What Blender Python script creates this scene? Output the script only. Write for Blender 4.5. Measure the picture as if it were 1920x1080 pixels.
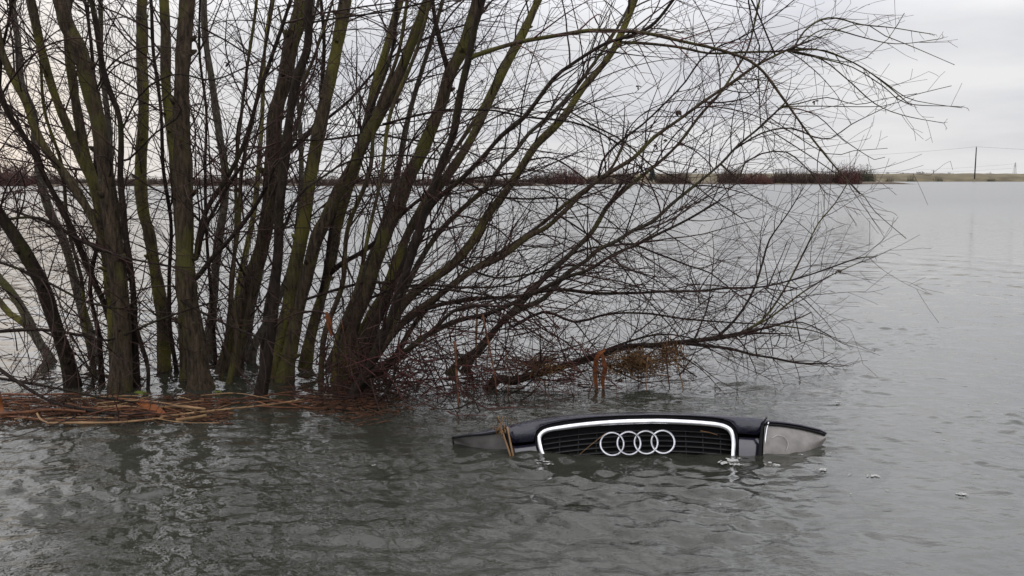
import bpy, math, random
import numpy as np
from mathutils import Vector, Matrix
R = math.radians
rnd = random.Random(11)

# ------------------------------------------------------------------ scene, camera, sky, sun
for o in list(bpy.data.objects):
    bpy.data.objects.remove(o)
scene = bpy.context.scene
COL = scene.collection
CAM_H, FPX, PITCH = 1.02, 1700.0, math.atan((540 - 335.5) / 1700.0)
cd = bpy.data.cameras.new("camera")
cam = bpy.data.objects.new("camera", cd)
COL.objects.link(cam)
cam.location = (0, 0, CAM_H)
cam.rotation_euler = (R(90) - PITCH, 0, 0)
cd.sensor_width = 36.0
cd.lens = 36.0 * FPX / 1920.0
cd.clip_start, cd.clip_end = 0.05, 8000
scene.camera = cam
scene.view_settings.view_transform = 'Standard'
scene.view_settings.look = 'None'
scene.view_settings.exposure = 0.20
scene.view_settings.gamma = 1.0
scene.view_settings.use_curve_mapping = False

SUN_EL, SUN_AZ = R(56), R(-65)          # sun behind thick cloud, high and to the left
world = bpy.data.worlds.new("World")
scene.world = world
world.use_nodes = True
nt = world.node_tree
nt.nodes.clear()
N = lambda t: nt.nodes.new(t)
L = lambda a, b: nt.links.new(a, b)
out, bg = N('ShaderNodeOutputWorld'), N('ShaderNodeBackground')
bg.inputs['Strength'].default_value = 0.1
L(bg.outputs[0], out.inputs[0])
sky = N('ShaderNodeTexSky')
sky.sky_type = 'NISHITA'
sky.sun_disc = False
sky.sun_elevation, sky.sun_rotation = SUN_EL, SUN_AZ
sky.air_density, sky.dust_density = 1.0, 2.0
tc, sep = N('ShaderNodeTexCoord'), N('ShaderNodeSeparateXYZ')
L(tc.outputs['Generated'], sep.inputs[0])
def wm(op, a, b=None, clamp=False):
    n = N('ShaderNodeMath'); n.operation = op; n.use_clamp = clamp
    for i, v in enumerate((a, b)):
        if v is None: continue
        if isinstance(v, (int, float)): n.inputs[i].default_value = v
        else: L(v, n.inputs[i])
    return n.outputs[0]
zz = wm('MAXIMUM', sep.outputs[2], 0.0)
den = wm('ADD', zz, 0.16)
comb = N('ShaderNodeCombineXYZ')
L(wm('DIVIDE', sep.outputs[0], den), comb.inputs[0])
L(wm('DIVIDE', sep.outputs[1], den), comb.inputs[1])
n1 = N('ShaderNodeTexNoise'); n1.inputs['Scale'].default_value = 0.9; n1.inputs['Detail'].default_value = 6
n1.inputs['Roughness'].default_value = 0.5
L(comb.outputs[0], n1.inputs['Vector'])
cr = N('ShaderNodeValToRGB')
cr.color_ramp.elements[0].position, cr.color_ramp.elements[0].color = 0.37, (5.6, 5.66, 6.1, 1)
cr.color_ramp.elements[1].position, cr.color_ramp.elements[1].color = 0.64, (7.6, 7.55, 7.6, 1)
L(n1.outputs[0], cr.inputs[0])
# brighter band at the horizon, warm towards the hidden sun, brighter overhead
hz = wm('POWER', wm('SUBTRACT', 1.0, zz), 22.0)
mixh = N('ShaderNodeMix'); mixh.data_type = 'RGBA'
L(wm('MULTIPLY', hz, 0.7), mixh.inputs['Factor']); L(cr.outputs[0], mixh.inputs['A'])
mixh.inputs['B'].default_value = (7.1, 7.0, 6.95, 1)
dotn = N('ShaderNodeVectorMath'); dotn.operation = 'DOT_PRODUCT'
L(tc.outputs['Generated'], dotn.inputs[0])
dotn.inputs[1].default_value = (math.sin(R(-31)), math.cos(R(-31)), 0.03)
warm = wm('POWER', wm('MAXIMUM', dotn.outputs['Value'], 0.0), 70.0)
mixw = N('ShaderNodeMix'); mixw.data_type = 'RGBA'
L(wm('MULTIPLY', warm, 0.8), mixw.inputs['Factor']); L(mixh.outputs['Result'], mixw.inputs['A'])
mixw.inputs['B'].default_value = (9.2, 7.9, 6.6, 1)
zen = wm('ADD', 1.0, wm('MULTIPLY', wm('MINIMUM', wm('MAXIMUM', wm('SUBTRACT', zz, 0.15), 0.0), 0.23), 7.0))
vm = N('ShaderNodeVectorMath'); vm.operation = 'SCALE'
L(mixw.outputs['Result'], vm.inputs[0]); L(zen, vm.inputs['Scale'])
mixs = N('ShaderNodeMix'); mixs.data_type = 'RGBA'
mixs.inputs['Factor'].default_value = 0.94
L(sky.outputs[0], mixs.inputs['A']); L(vm.outputs[0], mixs.inputs['B'])
L(mixs.outputs['Result'], bg.inputs[0])

sl = bpy.data.lights.new("sun", 'SUN')
sl.energy, sl.angle, sl.color = 0.5, R(110), (1.0, 0.95, 0.88)
sun = bpy.data.objects.new("sun", sl)
COL.objects.link(sun)
sd = Vector((math.sin(SUN_AZ) * math.cos(SUN_EL), math.cos(SUN_AZ) * math.cos(SUN_EL), math.sin(SUN_EL)))
sun.rotation_euler = sd.to_track_quat('Z', 'Y').to_euler()

# ------------------------------------------------------------------ helpers
FW = Vector((0, math.cos(PITCH), -math.sin(PITCH)))
UP = Vector((0, math.sin(PITCH), math.cos(PITCH)))
EYE = Vector((0, 0, CAM_H))
def ray(px, py):
    return Vector((1, 0, 0)) * ((px - 960) / FPX) + UP * ((540 - py) / FPX) + FW
def at(px, py, Y):
    d = ray(px, py); return EYE + d * (Y / d.y)
def on_water(px, py, z=0.0):
    d = ray(px, py); return EYE + d * ((z - CAM_H) / d.z)

class MB:
    def __init__(s): s.v, s.f = [], []
    def tube(s, pts, rad, sides=6, cap=True):
        n = len(pts); base = len(s.v)
        nrm = None
        for i in range(n):
            t = (pts[min(i + 1, n - 1)] - pts[max(i - 1, 0)])
            if t.length < 1e-9: t = Vector((0, 0, 1))
            t.normalize()
            if nrm is None:
                a = Vector((0, 1, 0)) if abs(t.y) < .9 else Vector((1, 0, 0))
                nrm = t.cross(a).normalized()
            else:
                nrm = (nrm - t * nrm.dot(t))
                nrm = nrm.normalized() if nrm.length > 1e-6 else t.orthogonal().normalized()
            b = t.cross(nrm)
            p, r = pts[i], rad[i]
            for k in range(sides):
                a = 2 * math.pi * k / sides
                s.v.append(p + nrm * (r * math.cos(a)) + b * (r * math.sin(a)))
        for i in range(n - 1):
            o = base + i * sides
            for k in range(sides):
                k2 = (k + 1) % sides
                s.f.append((o + k, o + k2, o + sides + k2, o + sides + k))
        if cap:
            s.f.append(tuple(base + k for k in reversed(range(sides))))
            s.f.append(tuple(base + (n - 1) * sides + k for k in range(sides)))
    def quad(s, a, b, c, d):
        n = len(s.v); s.v += [Vector(a), Vector(b), Vector(c), Vector(d)]; s.f.append((n, n + 1, n + 2, n + 3))
    def grid(s, rows, flip=False):
        n = len(s.v); m = len(rows[0])
        for r in rows: s.v += [Vector(p) for p in r]
        for i in range(len(rows) - 1):
            for j in range(m - 1):
                q = (n + i * m + j, n + i * m + j + 1, n + (i + 1) * m + j + 1, n + (i + 1) * m + j)
                s.f.append(q[::-1] if flip else q)
    def box(s, c, sx, sy, sz):
        n = len(s.v)
        for dx in (-1, 1):
            for dy in (-1, 1):
                for dz in (-1, 1):
                    s.v.append(Vector((c[0] + dx * sx / 2, c[1] + dy * sy / 2, c[2] + dz * sz / 2)))
        for q in ((0, 1, 3, 2), (4, 6, 7, 5), (0, 4, 5, 1), (2, 3, 7, 6), (0, 2, 6, 4), (1, 5, 7, 3)):
            s.f.append(tuple(n + i for i in q))
    def build(s, name, mat, parent=None, org=None, smooth=True):
        org = Vector(org) if org is not None else Vector((0, 0, 0))
        me = bpy.data.meshes.new(name)
        me.from_pydata([tuple(p - org) for p in s.v], [], s.f)
        if smooth: me.polygons.foreach_set('use_smooth', [True] * len(me.polygons))
        me.update()
        if mat: me.materials.append(mat)
        o = bpy.data.objects.new(name, me)
        COL.objects.link(o)
        if parent: o.parent = parent
        else: o.location = org
        return o

def tag(o, label=None, cat=None, group=None, kind=None):
    if label: o['label'] = label
    if cat: o['category'] = cat
    if group: o['group'] = group
    if kind: o['kind'] = kind
    return o
def empty(name, loc):
    o = bpy.data.objects.new(name, None); COL.objects.link(o); o.location = loc; return o

def spline(pts, step):
    """Catmull-Rom through pts, resampled to about step metres."""
    P = [pts[0] * 2 - pts[1]] + list(pts) + [pts[-1] * 2 - pts[-2]]
    outp = []
    for i in range(1, len(P) - 2):
        a, b, c, d = P[i - 1], P[i], P[i + 1], P[i + 2]
        n = max(1, int((c - b).length / step))
        for k in range(n):
            t = k / n
            outp.append(0.5 * ((2 * b) + (c - a) * t + (2 * a - 5 * b + 4 * c - d) * t * t + (3 * b - a - 3 * c + d) * t ** 3))
    outp.append(pts[-1].copy())
    return outp

# ------------------------------------------------------------------ materials
def newmat(name):
    m = bpy.data.materials.new(name); m.use_nodes = True
    return m, m.node_tree, m.node_tree.nodes['Principled BSDF']
def noise(t, scale, detail=4, rough=0.55, vec=None, sc3=None):
    n = t.nodes.new('ShaderNodeTexNoise')
    n.inputs['Scale'].default_value = scale; n.inputs['Detail'].default_value = detail; n.inputs['Roughness'].default_value = rough
    c = t.nodes.new('ShaderNodeTexCoord')
    if sc3:
        mp = t.nodes.new('ShaderNodeMapping'); mp.inputs['Scale'].default_value = sc3
        t.links.new(c.outputs['Object'], mp.inputs[0]); t.links.new(mp.outputs[0], n.inputs['Vector'])
    else:
        t.links.new(c.outputs['Object'], n.inputs['Vector'])
    return n
def ramp(t, fac, p0, c0, p1, c1):
    r = t.nodes.new('ShaderNodeValToRGB')
    r.color_ramp.elements[0].position, r.color_ramp.elements[0].color = p0, (*c0, 1)
    r.color_ramp.elements[1].position, r.color_ramp.elements[1].color = p1, (*c1, 1)
    t.links.new(fac, r.inputs[0]); return r.outputs[0]
def mix(t, fac, a, b):
    m = t.nodes.new('ShaderNodeMix'); m.data_type = 'RGBA'
    for s, v in (('Factor', fac), ('A', a), ('B', b)):
        if isinstance(v, tuple): m.inputs[s].default_value = (*v, 1)
        elif isinstance(v, float): m.inputs[s].default_value = v
        else: t.links.new(v, m.inputs[s])
    return m.outputs['Result']
def bump(t, b, h, strength, dist):
    n = t.nodes.new('ShaderNodeBump'); n.inputs['Strength'].default_value = strength; n.inputs['Distance'].default_value = dist
    t.links.new(h, n.inputs['Height']); t.links.new(n.outputs[0], b.inputs['Normal']); return n
def plain(name, c0, c1, scale, rough=0.7, bm=None, metallic=0.0, coat=0.0):
    m, t, b = newmat(name)
    if rough >= 0.55 and not metallic: b.inputs['Specular IOR Level'].default_value = 0.2
    n = noise(t, scale)
    t.links.new(ramp(t, n.outputs[0], 0.35, c0, 0.65, c1), b.inputs['Base Color'])
    b.inputs['Roughness'].default_value = rough; b.inputs['Metallic'].default_value = metallic
    b.inputs['Coat Weight'].default_value = coat
    if bm: bump(t, b, n.outputs[0], bm[0], bm[1])
    return m
def bark(name, d0, d1, moss, mossc):
    m, t, b = newmat(name)
    fib = noise(t, 1.0, 6, 0.65, sc3=(70, 70, 13))
    big = noise(t, 9.0, 4, 0.6)
    base = ramp(t, fib.outputs[0], 0.34, d0, 0.66, d1)
    mf = noise(t, 5.5, 5, 0.62, sc3=(1, 1, 0.55))
    fac = ramp(t, mf.outputs[0], 0.62 - moss * 0.3, (0, 0, 0), 0.74 - moss * 0.3, (1, 1, 1))
    mc = mix(t, big.outputs[0], tuple(x * 0.55 for x in mossc), mossc)
    col = mix(t, fac, base, mc)
    lich = noise(t, 38.0, 2, 0.5)
    lf = ramp(t, lich.outputs[0], 0.70, (0, 0, 0), 0.74, (0.35, 0.35, 0.35))
    col = mix(t, lf, col, (0.14, 0.14, 0.115))
    t.links.new(col, b.inputs['Base Color'])
    b.inputs['Roughness'].default_value = 0.85; b.inputs['Specular IOR Level'].default_value = 0.15
    bump(t, b, fib.outputs[0], 1.0, 0.02)
    return m
def wet_paint():
    m, t, b = newmat('navy car paint under a film of water')
    n = noise(t, 30.0)
    t.links.new(ramp(t, n.outputs[0], 0.35, (0.010, 0.0095, 0.018), 0.65, (0.015, 0.014, 0.026)), b.inputs['Base Color'])
    b.inputs['Roughness'].default_value = 0.12
    w = noise(t, 1.0, 4, 0.6, sc3=(9, 26, 20)); bump(t, b, w.outputs[0], 1.0, 0.006)
    return m
M = {}
M['dark'] = bark('dark bark', (0.008, 0.006, 0.005), (0.036, 0.025, 0.019), 0.18, (0.045, 0.043, 0.014))
M['brown'] = bark('brown bark', (0.014, 0.0105, 0.007), (0.088, 0.064, 0.042), 0.42, (0.095, 0.088, 0.026))
M['moss'] = bark('mossy bark', (0.020, 0.016, 0.010), (0.105, 0.082, 0.050), 0.58, (0.150, 0.136, 0.036))
M['grey'] = bark('grey bark', (0.022, 0.019, 0.014), (0.100, 0.088, 0.068), 0.36, (0.085, 0.080, 0.030))
M['twig'] = plain('twig bark', (0.014, 0.0075, 0.006), (0.042, 0.021, 0.016), 6, 0.7)
M['redtwig'] = plain('red twig bark', (0.026, 0.008, 0.007), (0.070, 0.022, 0.018), 5, 0.6)
M['leaf'] = plain('dead leaf', (0.018, 0.012, 0.009), (0.05, 0.03, 0.02), 40, 0.8)
M['mossball'] = plain('bright moss', (0.05, 0.065, 0.01), (0.11, 0.13, 0.022), 60, 0.9, (0.8, 0.01))
M['reed'] = plain('rusty reed', (0.050, 0.019, 0.010), (0.145, 0.060, 0.028), 14, 0.6)
M['palereed'] = plain('pale reed', (0.11, 0.062, 0.028), (0.25, 0.155, 0.08), 10, 0.55)
M['orangeleaf'] = plain('orange reed leaf', (0.09, 0.025, 0.007), (0.17, 0.055, 0.015), 25, 0.6)
M['litter'] = plain('reed litter', (0.022, 0.011, 0.007), (0.09, 0.04, 0.02), 30, 0.8)
M['deadgrass'] = plain('dead grass', (0.07, 0.034, 0.014), (0.20, 0.115, 0.052), 18, 0.75)
M['foam'] = plain('foam', (0.22, 0.22, 0.21), (0.34, 0.34, 0.33), 80, 0.5)
M['paint'] = plain('navy car paint', (0.010, 0.0095, 0.018), (0.015, 0.014, 0.026), 30, 0.28, coat=1.0)
M['wetpaint'] = wet_paint()
M['chrome'] = plain('satin chrome', (0.52, 0.52, 0.54), (0.74, 0.74, 0.76), 24, 0.16, metallic=1.0)
M['blackplastic'] = plain('black plastic', (0.006, 0.006, 0.007), (0.012, 0.012, 0.013), 50, 0.45)
M['blackmatt'] = plain('black rubber and gap shade', (0.004, 0.004, 0.005), (0.008, 0.008, 0.009), 50, 0.85)  # rubber edges, and the painted shade in the grille and panel gaps
M['slat'] = plain('grille slat', (0.006, 0.006, 0.007), (0.014, 0.014, 0.015), 60, 0.5)
M['lens'] = plain('cloudy headlight lens', (0.10, 0.091, 0.083), (0.17, 0.155, 0.143), 22, 0.22, coat=0.3)
M['siltlens'] = plain('headlight lens under silt', (0.085, 0.081, 0.077), (0.13, 0.124, 0.118), 20, 0.35)
M['lensrim'] = plain('reflector rim behind cloudy lens', (0.30, 0.285, 0.27), (0.44, 0.42, 0.40), 40, 0.2)
M['bush'] = plain('brown hedge twigs', (0.036, 0.025, 0.021), (0.080, 0.056, 0.044), 0.5, 0.9)
M['redbush'] = plain('red hedge twigs', (0.058, 0.025, 0.023), (0.105, 0.050, 0.042), 0.5, 0.9)
M['greenbush'] = plain('green hedge twigs', (0.045, 0.045, 0.03), (0.08, 0.078, 0.054), 0.5, 0.9)
M['hazedtree'] = plain('far tree with haze in colour', (0.14, 0.14, 0.14), (0.21, 0.205, 0.20), 0.3, 0.9)  # pale grey puts the distance haze into the tree colour
M['conifer'] = plain('far conifer', (0.03, 0.042, 0.036), (0.06, 0.075, 0.062), 0.5, 0.9)
M['bank'] = plain('winter grass bank', (0.072, 0.060, 0.037), (0.130, 0.108, 0.068), 0.14, 0.95)
M['mud'] = plain('muddy shore', (0.05, 0.036, 0.026), (0.085, 0.065, 0.045), 0.3, 0.9)
M['wood'] = plain('weathered pole', (0.035, 0.032, 0.03), (0.06, 0.055, 0.05), 2, 0.9)
M['wire'] = plain('cable', (0.05, 0.05, 0.05), (0.07, 0.07, 0.07), 1, 0.6)
M['steel'] = plain('galvanised steel', (0.30, 0.31, 0.32), (0.38, 0.39, 0.40), 1, 0.6, metallic=0.0)

def water_mat():
    m, t, b = newmat('flood water')
    c = noise(t, 0.8, 3)
    t.links.new(ramp(t, c.outputs[0], 0.35, (0.020, 0.021, 0.016), 0.65, (0.030, 0.031, 0.025)), b.inputs['Base Color'])
    b.inputs['Roughness'].default_value = 0.015
    b.inputs['IOR'].default_value = 1.5
    # fine ripples: a height bump for the smallest, tilted facets for the rest (these keep scattering far off)
    a = noise(t, 1.0, 3, 0.55, sc3=(15, 25, 13))
    n1 = t.nodes.new('ShaderNodeBump'); n1.inputs['Strength'].default_value = 1.0; n1.inputs['Distance'].default_value = 0.0042
    t.links.new(a.outputs[0], n1.inputs['Height'])
    g = noise(t, 1.0, 3, 0.5, sc3=(5, 9.0, 1)); g.noise_dimensions = '2D'
    sub = t.nodes.new('ShaderNodeVectorMath'); sub.operation = 'SUBTRACT'; sub.inputs[1].default_value = (.5, .5, .5)
    mul = t.nodes.new('ShaderNodeVectorMath'); mul.operation = 'MULTIPLY'; mul.inputs[1].default_value = (.26, .40, 0)
    add = t.nodes.new('ShaderNodeVectorMath'); nrm = t.nodes.new('ShaderNodeVectorMath'); nrm.operation = 'NORMALIZE'
    t.links.new(g.outputs['Color'], sub.inputs[0]); t.links.new(sub.outputs[0], mul.inputs[0])
    cc = t.nodes.new('ShaderNodeTexCoord'); sx = t.nodes.new('ShaderNodeSeparateXYZ'); t.links.new(cc.outputs['Object'], sx.inputs[0])
    mr = t.nodes.new('ShaderNodeMapRange'); mr.interpolation_type = 'SMOOTHSTEP'      # the open water is windier than the lee of the willow
    for nm, v in (('From Min', 5.5), ('From Max', 40.0), ('To Min', 1.0), ('To Max', 0.4)): mr.inputs[nm].default_value = v
    t.links.new(sx.outputs[1], mr.inputs['Value'])
    rg = t.nodes.new('ShaderNodeMapRange'); rg.interpolation_type = 'SMOOTHSTEP'
    for nm, v in (('From Min', 5.0), ('From Max', 45.0), ('To Min', 0.012), ('To Max', 0.27)): rg.inputs[nm].default_value = v
    t.links.new(sx.outputs[1], rg.inputs['Value']); t.links.new(rg.outputs[0], b.inputs['Roughness'])
    scl = t.nodes.new('ShaderNodeVectorMath'); scl.operation = 'SCALE'; t.links.new(mul.outputs[0], scl.inputs[0]); t.links.new(mr.outputs[0], scl.inputs['Scale'])
    t.links.new(scl.outputs[0], add.inputs[0]); t.links.new(n1.outputs[0], add.inputs[1]); t.links.new(add.outputs[0], nrm.inputs[0])
    t.links.new(nrm.outputs[0], b.inputs['Normal'])
    return m
M['water'] = water_mat()

# ------------------------------------------------------------------ water and ground
BANK_Y = 345.0
def make_water():
    ys = list(np.arange(0.2, 1.8, 0.04)) + list(np.arange(1.8, 4.4, 0.0085)) + list(np.arange(4.4, 6.6, 0.013))
    st = 0.013
    while ys[-1] < BANK_Y + 10:
        st *= 1.035; ys.append(ys[-1] + st)
    xr = list(np.arange(-2.5, 2.7, 0.0105)); st = 0.0105; xs = xr[:]
    while xs[-1] < 520: st *= 1.06; xs.append(xs[-1] + st)
    st = 0.0105
    while xs[0] > -520: st *= 1.06; xs.insert(0, xs[0] - st)
    ys, xs = np.array(ys), np.array(xs)
    X, Y = np.meshgrid(xs, ys)
    cell = np.maximum(np.gradient(xs)[None, :], np.gradient(ys)[:, None])
    g = np.random.default_rng(5)
    Z = np.zeros_like(X)
    # slow modulation: calm and ruffled patches
    mod = np.zeros_like(X)
    for k in range(10):
        a = g.uniform(0, 2 * math.pi); w = 2 * math.pi / g.uniform(0.7, 2.6)
        mod += np.sin(w * (math.cos(a) * X + math.sin(a) * Y) + g.uniform(0, 6.3))
    mod = np.clip(1.0 + 0.22 * mod, 0.35, 1.8)
    NW = 130
    for k in range(NW):
        lam = 0.036 * (0.75 / 0.036) ** (g.uniform() ** 1.5)
        a = R(78) + g.normal(0, 0.62)
        w = 2 * math.pi / lam
        amp = 0.0088 * lam / 2 * (1.0 if lam < 0.2 else (0.2 / lam) ** 0.9)
        fade = np.clip((lam / cell - 3.0) / 3.0, 0, 1)
        # each train comes in groups
        a2 = a + g.normal(0, 0.4); w2 = w * g.uniform(0.06, 0.16)
        env = 0.6 + 0.6 * np.sin(w2 * (math.cos(a2) * X + math.sin(a2) * Y) + g.uniform(0, 6.3))
        ph = w * (math.cos(a) * X + math.sin(a) * Y) + g.uniform(0, 6.3) + 0.8 * np.sin(1.7 * X + 2.3 * Y + k)
        Z += amp * env * np.sin(ph) * fade * mod * 0.95
    # small ring waves where the current breaks on the car's nose
    c = on_water(1192, 868)
    for (px, py, s) in ((1015, 868, 1.0), (1378, 868, 1.0), (1192, 866, 0.7)):
        q = on_water(px, py); rr = np.hypot(X - q.x, (Y - q.y) * 1.3)
        Z += 0.0028 * s * np.sin(rr * 62) * np.exp(-rr * 3.2) * np.clip(1 - 0 * rr, 0, 1)
    ny, nx = X.shape
    co = np.stack([X, Y, Z], -1).reshape(-1, 3)
    idx = np.arange(ny * nx).reshape(ny, nx)
    q = np.stack([idx[:-1, :-1], idx[:-1, 1:], idx[1:, 1:], idx[1:, :-1]], -1).reshape(-1, 4)
    me = bpy.data.meshes.new('water')
    me.vertices.add(len(co)); me.vertices.foreach_set('co', co.ravel())
    me.loops.add(q.size); me.loops.foreach_set('vertex_index', q.ravel().astype(np.int32))
    me.polygons.add(len(q))
    me.polygons.foreach_set('loop_start', (np.arange(len(q)) * 4).astype(np.int32))
    me.polygons.foreach_set('use_smooth', np.ones(len(q), bool))
    me.update(calc_edges=True); me.validate()
    me.materials.append(M['water'])
    o = bpy.data.objects.new('water', me); COL.objects.link(o)
    tag(o, kind='structure')
make_water()
mb = MB(); mb.quad((-4000, -60, -1.6), (4000, -60, -1.6), (4000, 7000, -1.6), (-4000, 7000, -1.6))
tag(mb.build('ground', M['mud']), kind='structure')

def ridge(name, x0, x1, y0, depth, h, mat, seed, n=140, rough=0.25):
    r = random.Random(seed); rows = []
    prof = [(0, -0.8), (0.06, 0.12), (0.3, 0.7), (0.5, 1.0), (0.75, 0.95), (1.0, -0.8)]
    hs = [1 + rough * (r.random() - .5) for _ in range(n + 1)]
    for u, z in prof:
        row = []
        for i in range(n + 1):
            x = x0 + (x1 - x0) * i / n
            taper = min(1, i / 6, (n - i) / 6)
            row.append((x, y0 + u * depth + r.uniform(-.3, .3), (z * h * hs[i] if z > 0 else z) * (taper if z > 0 else 1)))
        rows.append(row)
    m = MB(); m.grid(rows); return m.build(name, mat)
tag(ridge('riverbank', at(1060, 340, BANK_Y).x, 420, BANK_Y, 40, 3.1, M['bank'], 3, rough=0.12), kind='structure')
pa, pb = on_water(1040, 345.5), on_water(1632, 344.2)
tag(ridge('mudflat', pa.x, pb.x, 176, 14, 0.45, M['mud'], 4), kind='structure')
pa, pb = at(-300, 349, 128), at(1060, 349, 128)
tag(ridge('shore', pa.x, pb.x, 132, 16, 0.4, M['mud'], 6), kind='structure')
pa, pb = at(1262, 340, 300), at(1362, 340, 300)
tag(ridge('grassy_mound', pa.x, pb.x, 240, 20, 2.4, M['bank'], 9, n=40), kind='structure')

# ------------------------------------------------------------------ far bushes, trees, poles
def bush(px0, px1, top, base, Y, mat, label, group, seed, name='bare_bush', cat='bush', dense=1.0):
    r = random.Random(seed)
    a, b = at(px0, base, Y), at(px1, base, Y)
    h = at(px0, top, Y).z
    w = b.x - a.x; cx = (a.x + b.x) / 2
    m = MB(); n = int(230 * dense * max(1, w / 3.0))
    for i in range(n):
        u = r.uniform(-1, 1); v = r.uniform(-1, 1)
        x = cx + u * w / 2; y = Y + v * min(w, 5) / 2
        env = (1 - abs(u) ** 2.6) ** 0.5 * r.uniform(0.42, 1.12) * (0.9 + 0.15 * math.sin(u * 9 + seed))
        hh = max(0.35, 1.2 * h * env * (1.25 if r.random() < .06 else 1))
        p0 = Vector((x - u * 0.25 * w * 0.15, y, -0.15))
        lean = Vector((u * 0.22 + r.gauss(0, .16), r.gauss(0, .15), 1))
        p = p0.copy(); pts = [p.copy()]; st = (hh + .15) / 4
        for k in range(4):
            p = p + lean * st + Vector((r.gauss(0, .10), r.gauss(0, .10), 0)) * st; pts.append(p.copy())
        rr = r.uniform(0.025, 0.055)
        m.tube(pts, [rr, rr * .9, rr * .75, rr * .55, rr * .25], 3, False)
        for s in range(3):
            k = r.randint(1, 4); q = pts[k]
            d = Vector((r.gauss(0, 1), r.gauss(0, 1), r.uniform(.2, 1.2))).normalized() * h * r.uniform(.12, .28)
            m.tube([q, q + d * .5, q + d], [rr * .6, rr * .5, rr * .25], 3, False)
    o = m.build(name, M[mat], org=(cx, Y, 0))
    return tag(o, label, cat, group)
HG = 'leafless bushes along the flooded far hedge'
B = [
 (1098, 1150, 329, 346, 178, 'bush', 'brown bare bush left of the round bush in the far hedge'),
 (1156, 1186, 321, 346, 180, 'bush', 'small round brown bush standing apart in the far hedge'),
 (1228, 1294, 324, 346, 180, 'bush', 'wide brown bush left of the gap in the far hedge'),
 (1348, 1394, 317, 346, 180, 'bush', 'tall dark bush right of the gap in the far hedge'),
 (1386, 1446, 327, 346, 178, 'redbush', 'low red bush in the middle of the far hedge'),
 (1438, 1502, 323, 346, 181, 'bush', 'brown bush right of the low red bush in the far hedge'),
 (1490, 1548, 322, 346, 180, 'bush', 'brown bush left of the tall red bush in the far hedge'),
 (1540, 1584, 320, 345, 181, 'bush', 'dense brown bush touching the tall red bush'),
 (1570, 1610, 314, 345, 178, 'redbush', 'tall red bush near the end of the far hedge'),
 (1604, 1636, 318, 343, 196, 'greenbush', 'greenish bush at the end of the far hedge above open water'),
 (1030, 1096, 319, 346, 172, 'redbush', 'large rounded reddish bush behind the mossy leaning willow stem'),
 (990, 1040, 326, 346, 172, 'bush', 'brown bush just left of the large rounded reddish bush'),
]
for i, (a, b, t, s, Y, m_, lab) in enumerate(B):
    bush(a, b, t, s, Y, m_, lab, HG, 100 + i)
LB = [(-60, 70, 311, 349), (60, 130, 328, 349), (120, 200, 336, 349), (190, 290, 333, 349), (270, 330, 335, 349), (320, 380, 333, 349), (370, 450, 331, 349), (440, 520, 334, 348),
      (510, 600, 335, 348), (590, 660, 333, 348), (640, 720, 331, 347), (700, 770, 329, 347), (760, 820, 334, 347), (810, 880, 333, 347), (870, 930, 329, 347), (920, 1000, 335, 347)]
for i, (a, b, t, s) in enumerate(LB):
    lab = 'tall reddish bush on the far left shore below the glowing sky' if i == 0 else 'low brown bush on the far shore seen between the willow stems'
    bush(a, b, t, s, 135 + 3 * (i % 3), 'redbush' if i in (0, 6) and i == 0 else 'bush', lab, 'bushes on the far shore behind the willow', 200 + i, dense=0.9)

def far_tree(px, top, w, Y, mat, label, seed, base=333, name='bare_tree', group='pale trees on the horizon'):
    r = random.Random(seed)
    c = at(px, base, Y); c.z = 0
    H = at(px, top, Y).z; W = w / FPX * Y
    root = empty(name, c)
    t = MB(); t.tube([c, c + Vector((0, 0, H * .35)), c + Vector((0, 0, H * .75))], [W * .05, W * .04, W * .02], 6)
    t.build('trunk', M[mat], root, c)
    k = MB()
    for i in range(420):
        d = Vector((r.gauss(0, 1), r.gauss(0, 1), r.gauss(0, 1))).normalized() * (r.random() ** 0.4)
        lob = 0.8 + 0.25 * math.sin(d.x * 5 + seed) + 0.12 * r.random()
        p = c + Vector((d.x * W / 2 * lob, d.y * W / 2 * lob, H * .56 + d.z * H * .42 * lob))
        e = Vector((r.gauss(0, 1), r.gauss(0, 1), r.gauss(.5, 1))).normalized() * W * .11
        k.tube([p, p + e * .5, p + e], [W * .014, W * .012, W * .004], 3, False)
    k.build('crown', M[mat], root, c)
    tag(root, label, 'tree', group)
far_tree(1663, 323, 16, 700, 'hazedtree', 'pale round tree on the horizon next to the end of the far hedge', 1)
far_tree(1692, 324, 20, 800, 'hazedtree', 'faint low tree between two rounder trees on the horizon', 2)
far_tree(1727, 321, 24, 700, 'hazedtree', 'widest pale tree on the horizon, left of the small crossarm pole', 3)
far_tree(1783, 323, 18, 720, 'hazedtree', 'pale tree on the horizon between the crossarm pole and the tall pole', 4)
far_tree(1814, 325, 20, 700, 'hazedtree', 'pale tree on the horizon just left of the tall utility pole', 5)
far_tree(1853, 323, 16, 800, 'hazedtree', 'faint tree on the horizon just right of the tall utility pole', 6)
def conifer():
    r = random.Random(5); c = at(1223, 336, 330); c.z = 0; H = at(1223, 317, 330).z
    root = empty('conifer_tree', c)
    t = MB(); t.tube([c, c + Vector((0, 0, H * .9))], [.25, .08], 6); t.build('trunk', M['wood'], root, c)
    k = MB()
    for i in range(600):
        u = r.random() ** .8; a = r.uniform(0, 6.28); rad = (1 - u * .72) * 1.7 * r.uniform(.6, 1)
        p = c + Vector((math.cos(a) * rad, math.sin(a) * rad, H * (.08 + u * .92)))
        e = Vector((math.cos(a), math.sin(a), -.4)).normalized() * .6
        k.tube([p - e, p, p + e * .5], [.12, .10, .02], 3, False)
    k.build('crown', M['conifer'], root, c)
    tag(root, 'dark green tree on the far bank rising above the hedge gap', 'tree')
conifer()
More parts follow.
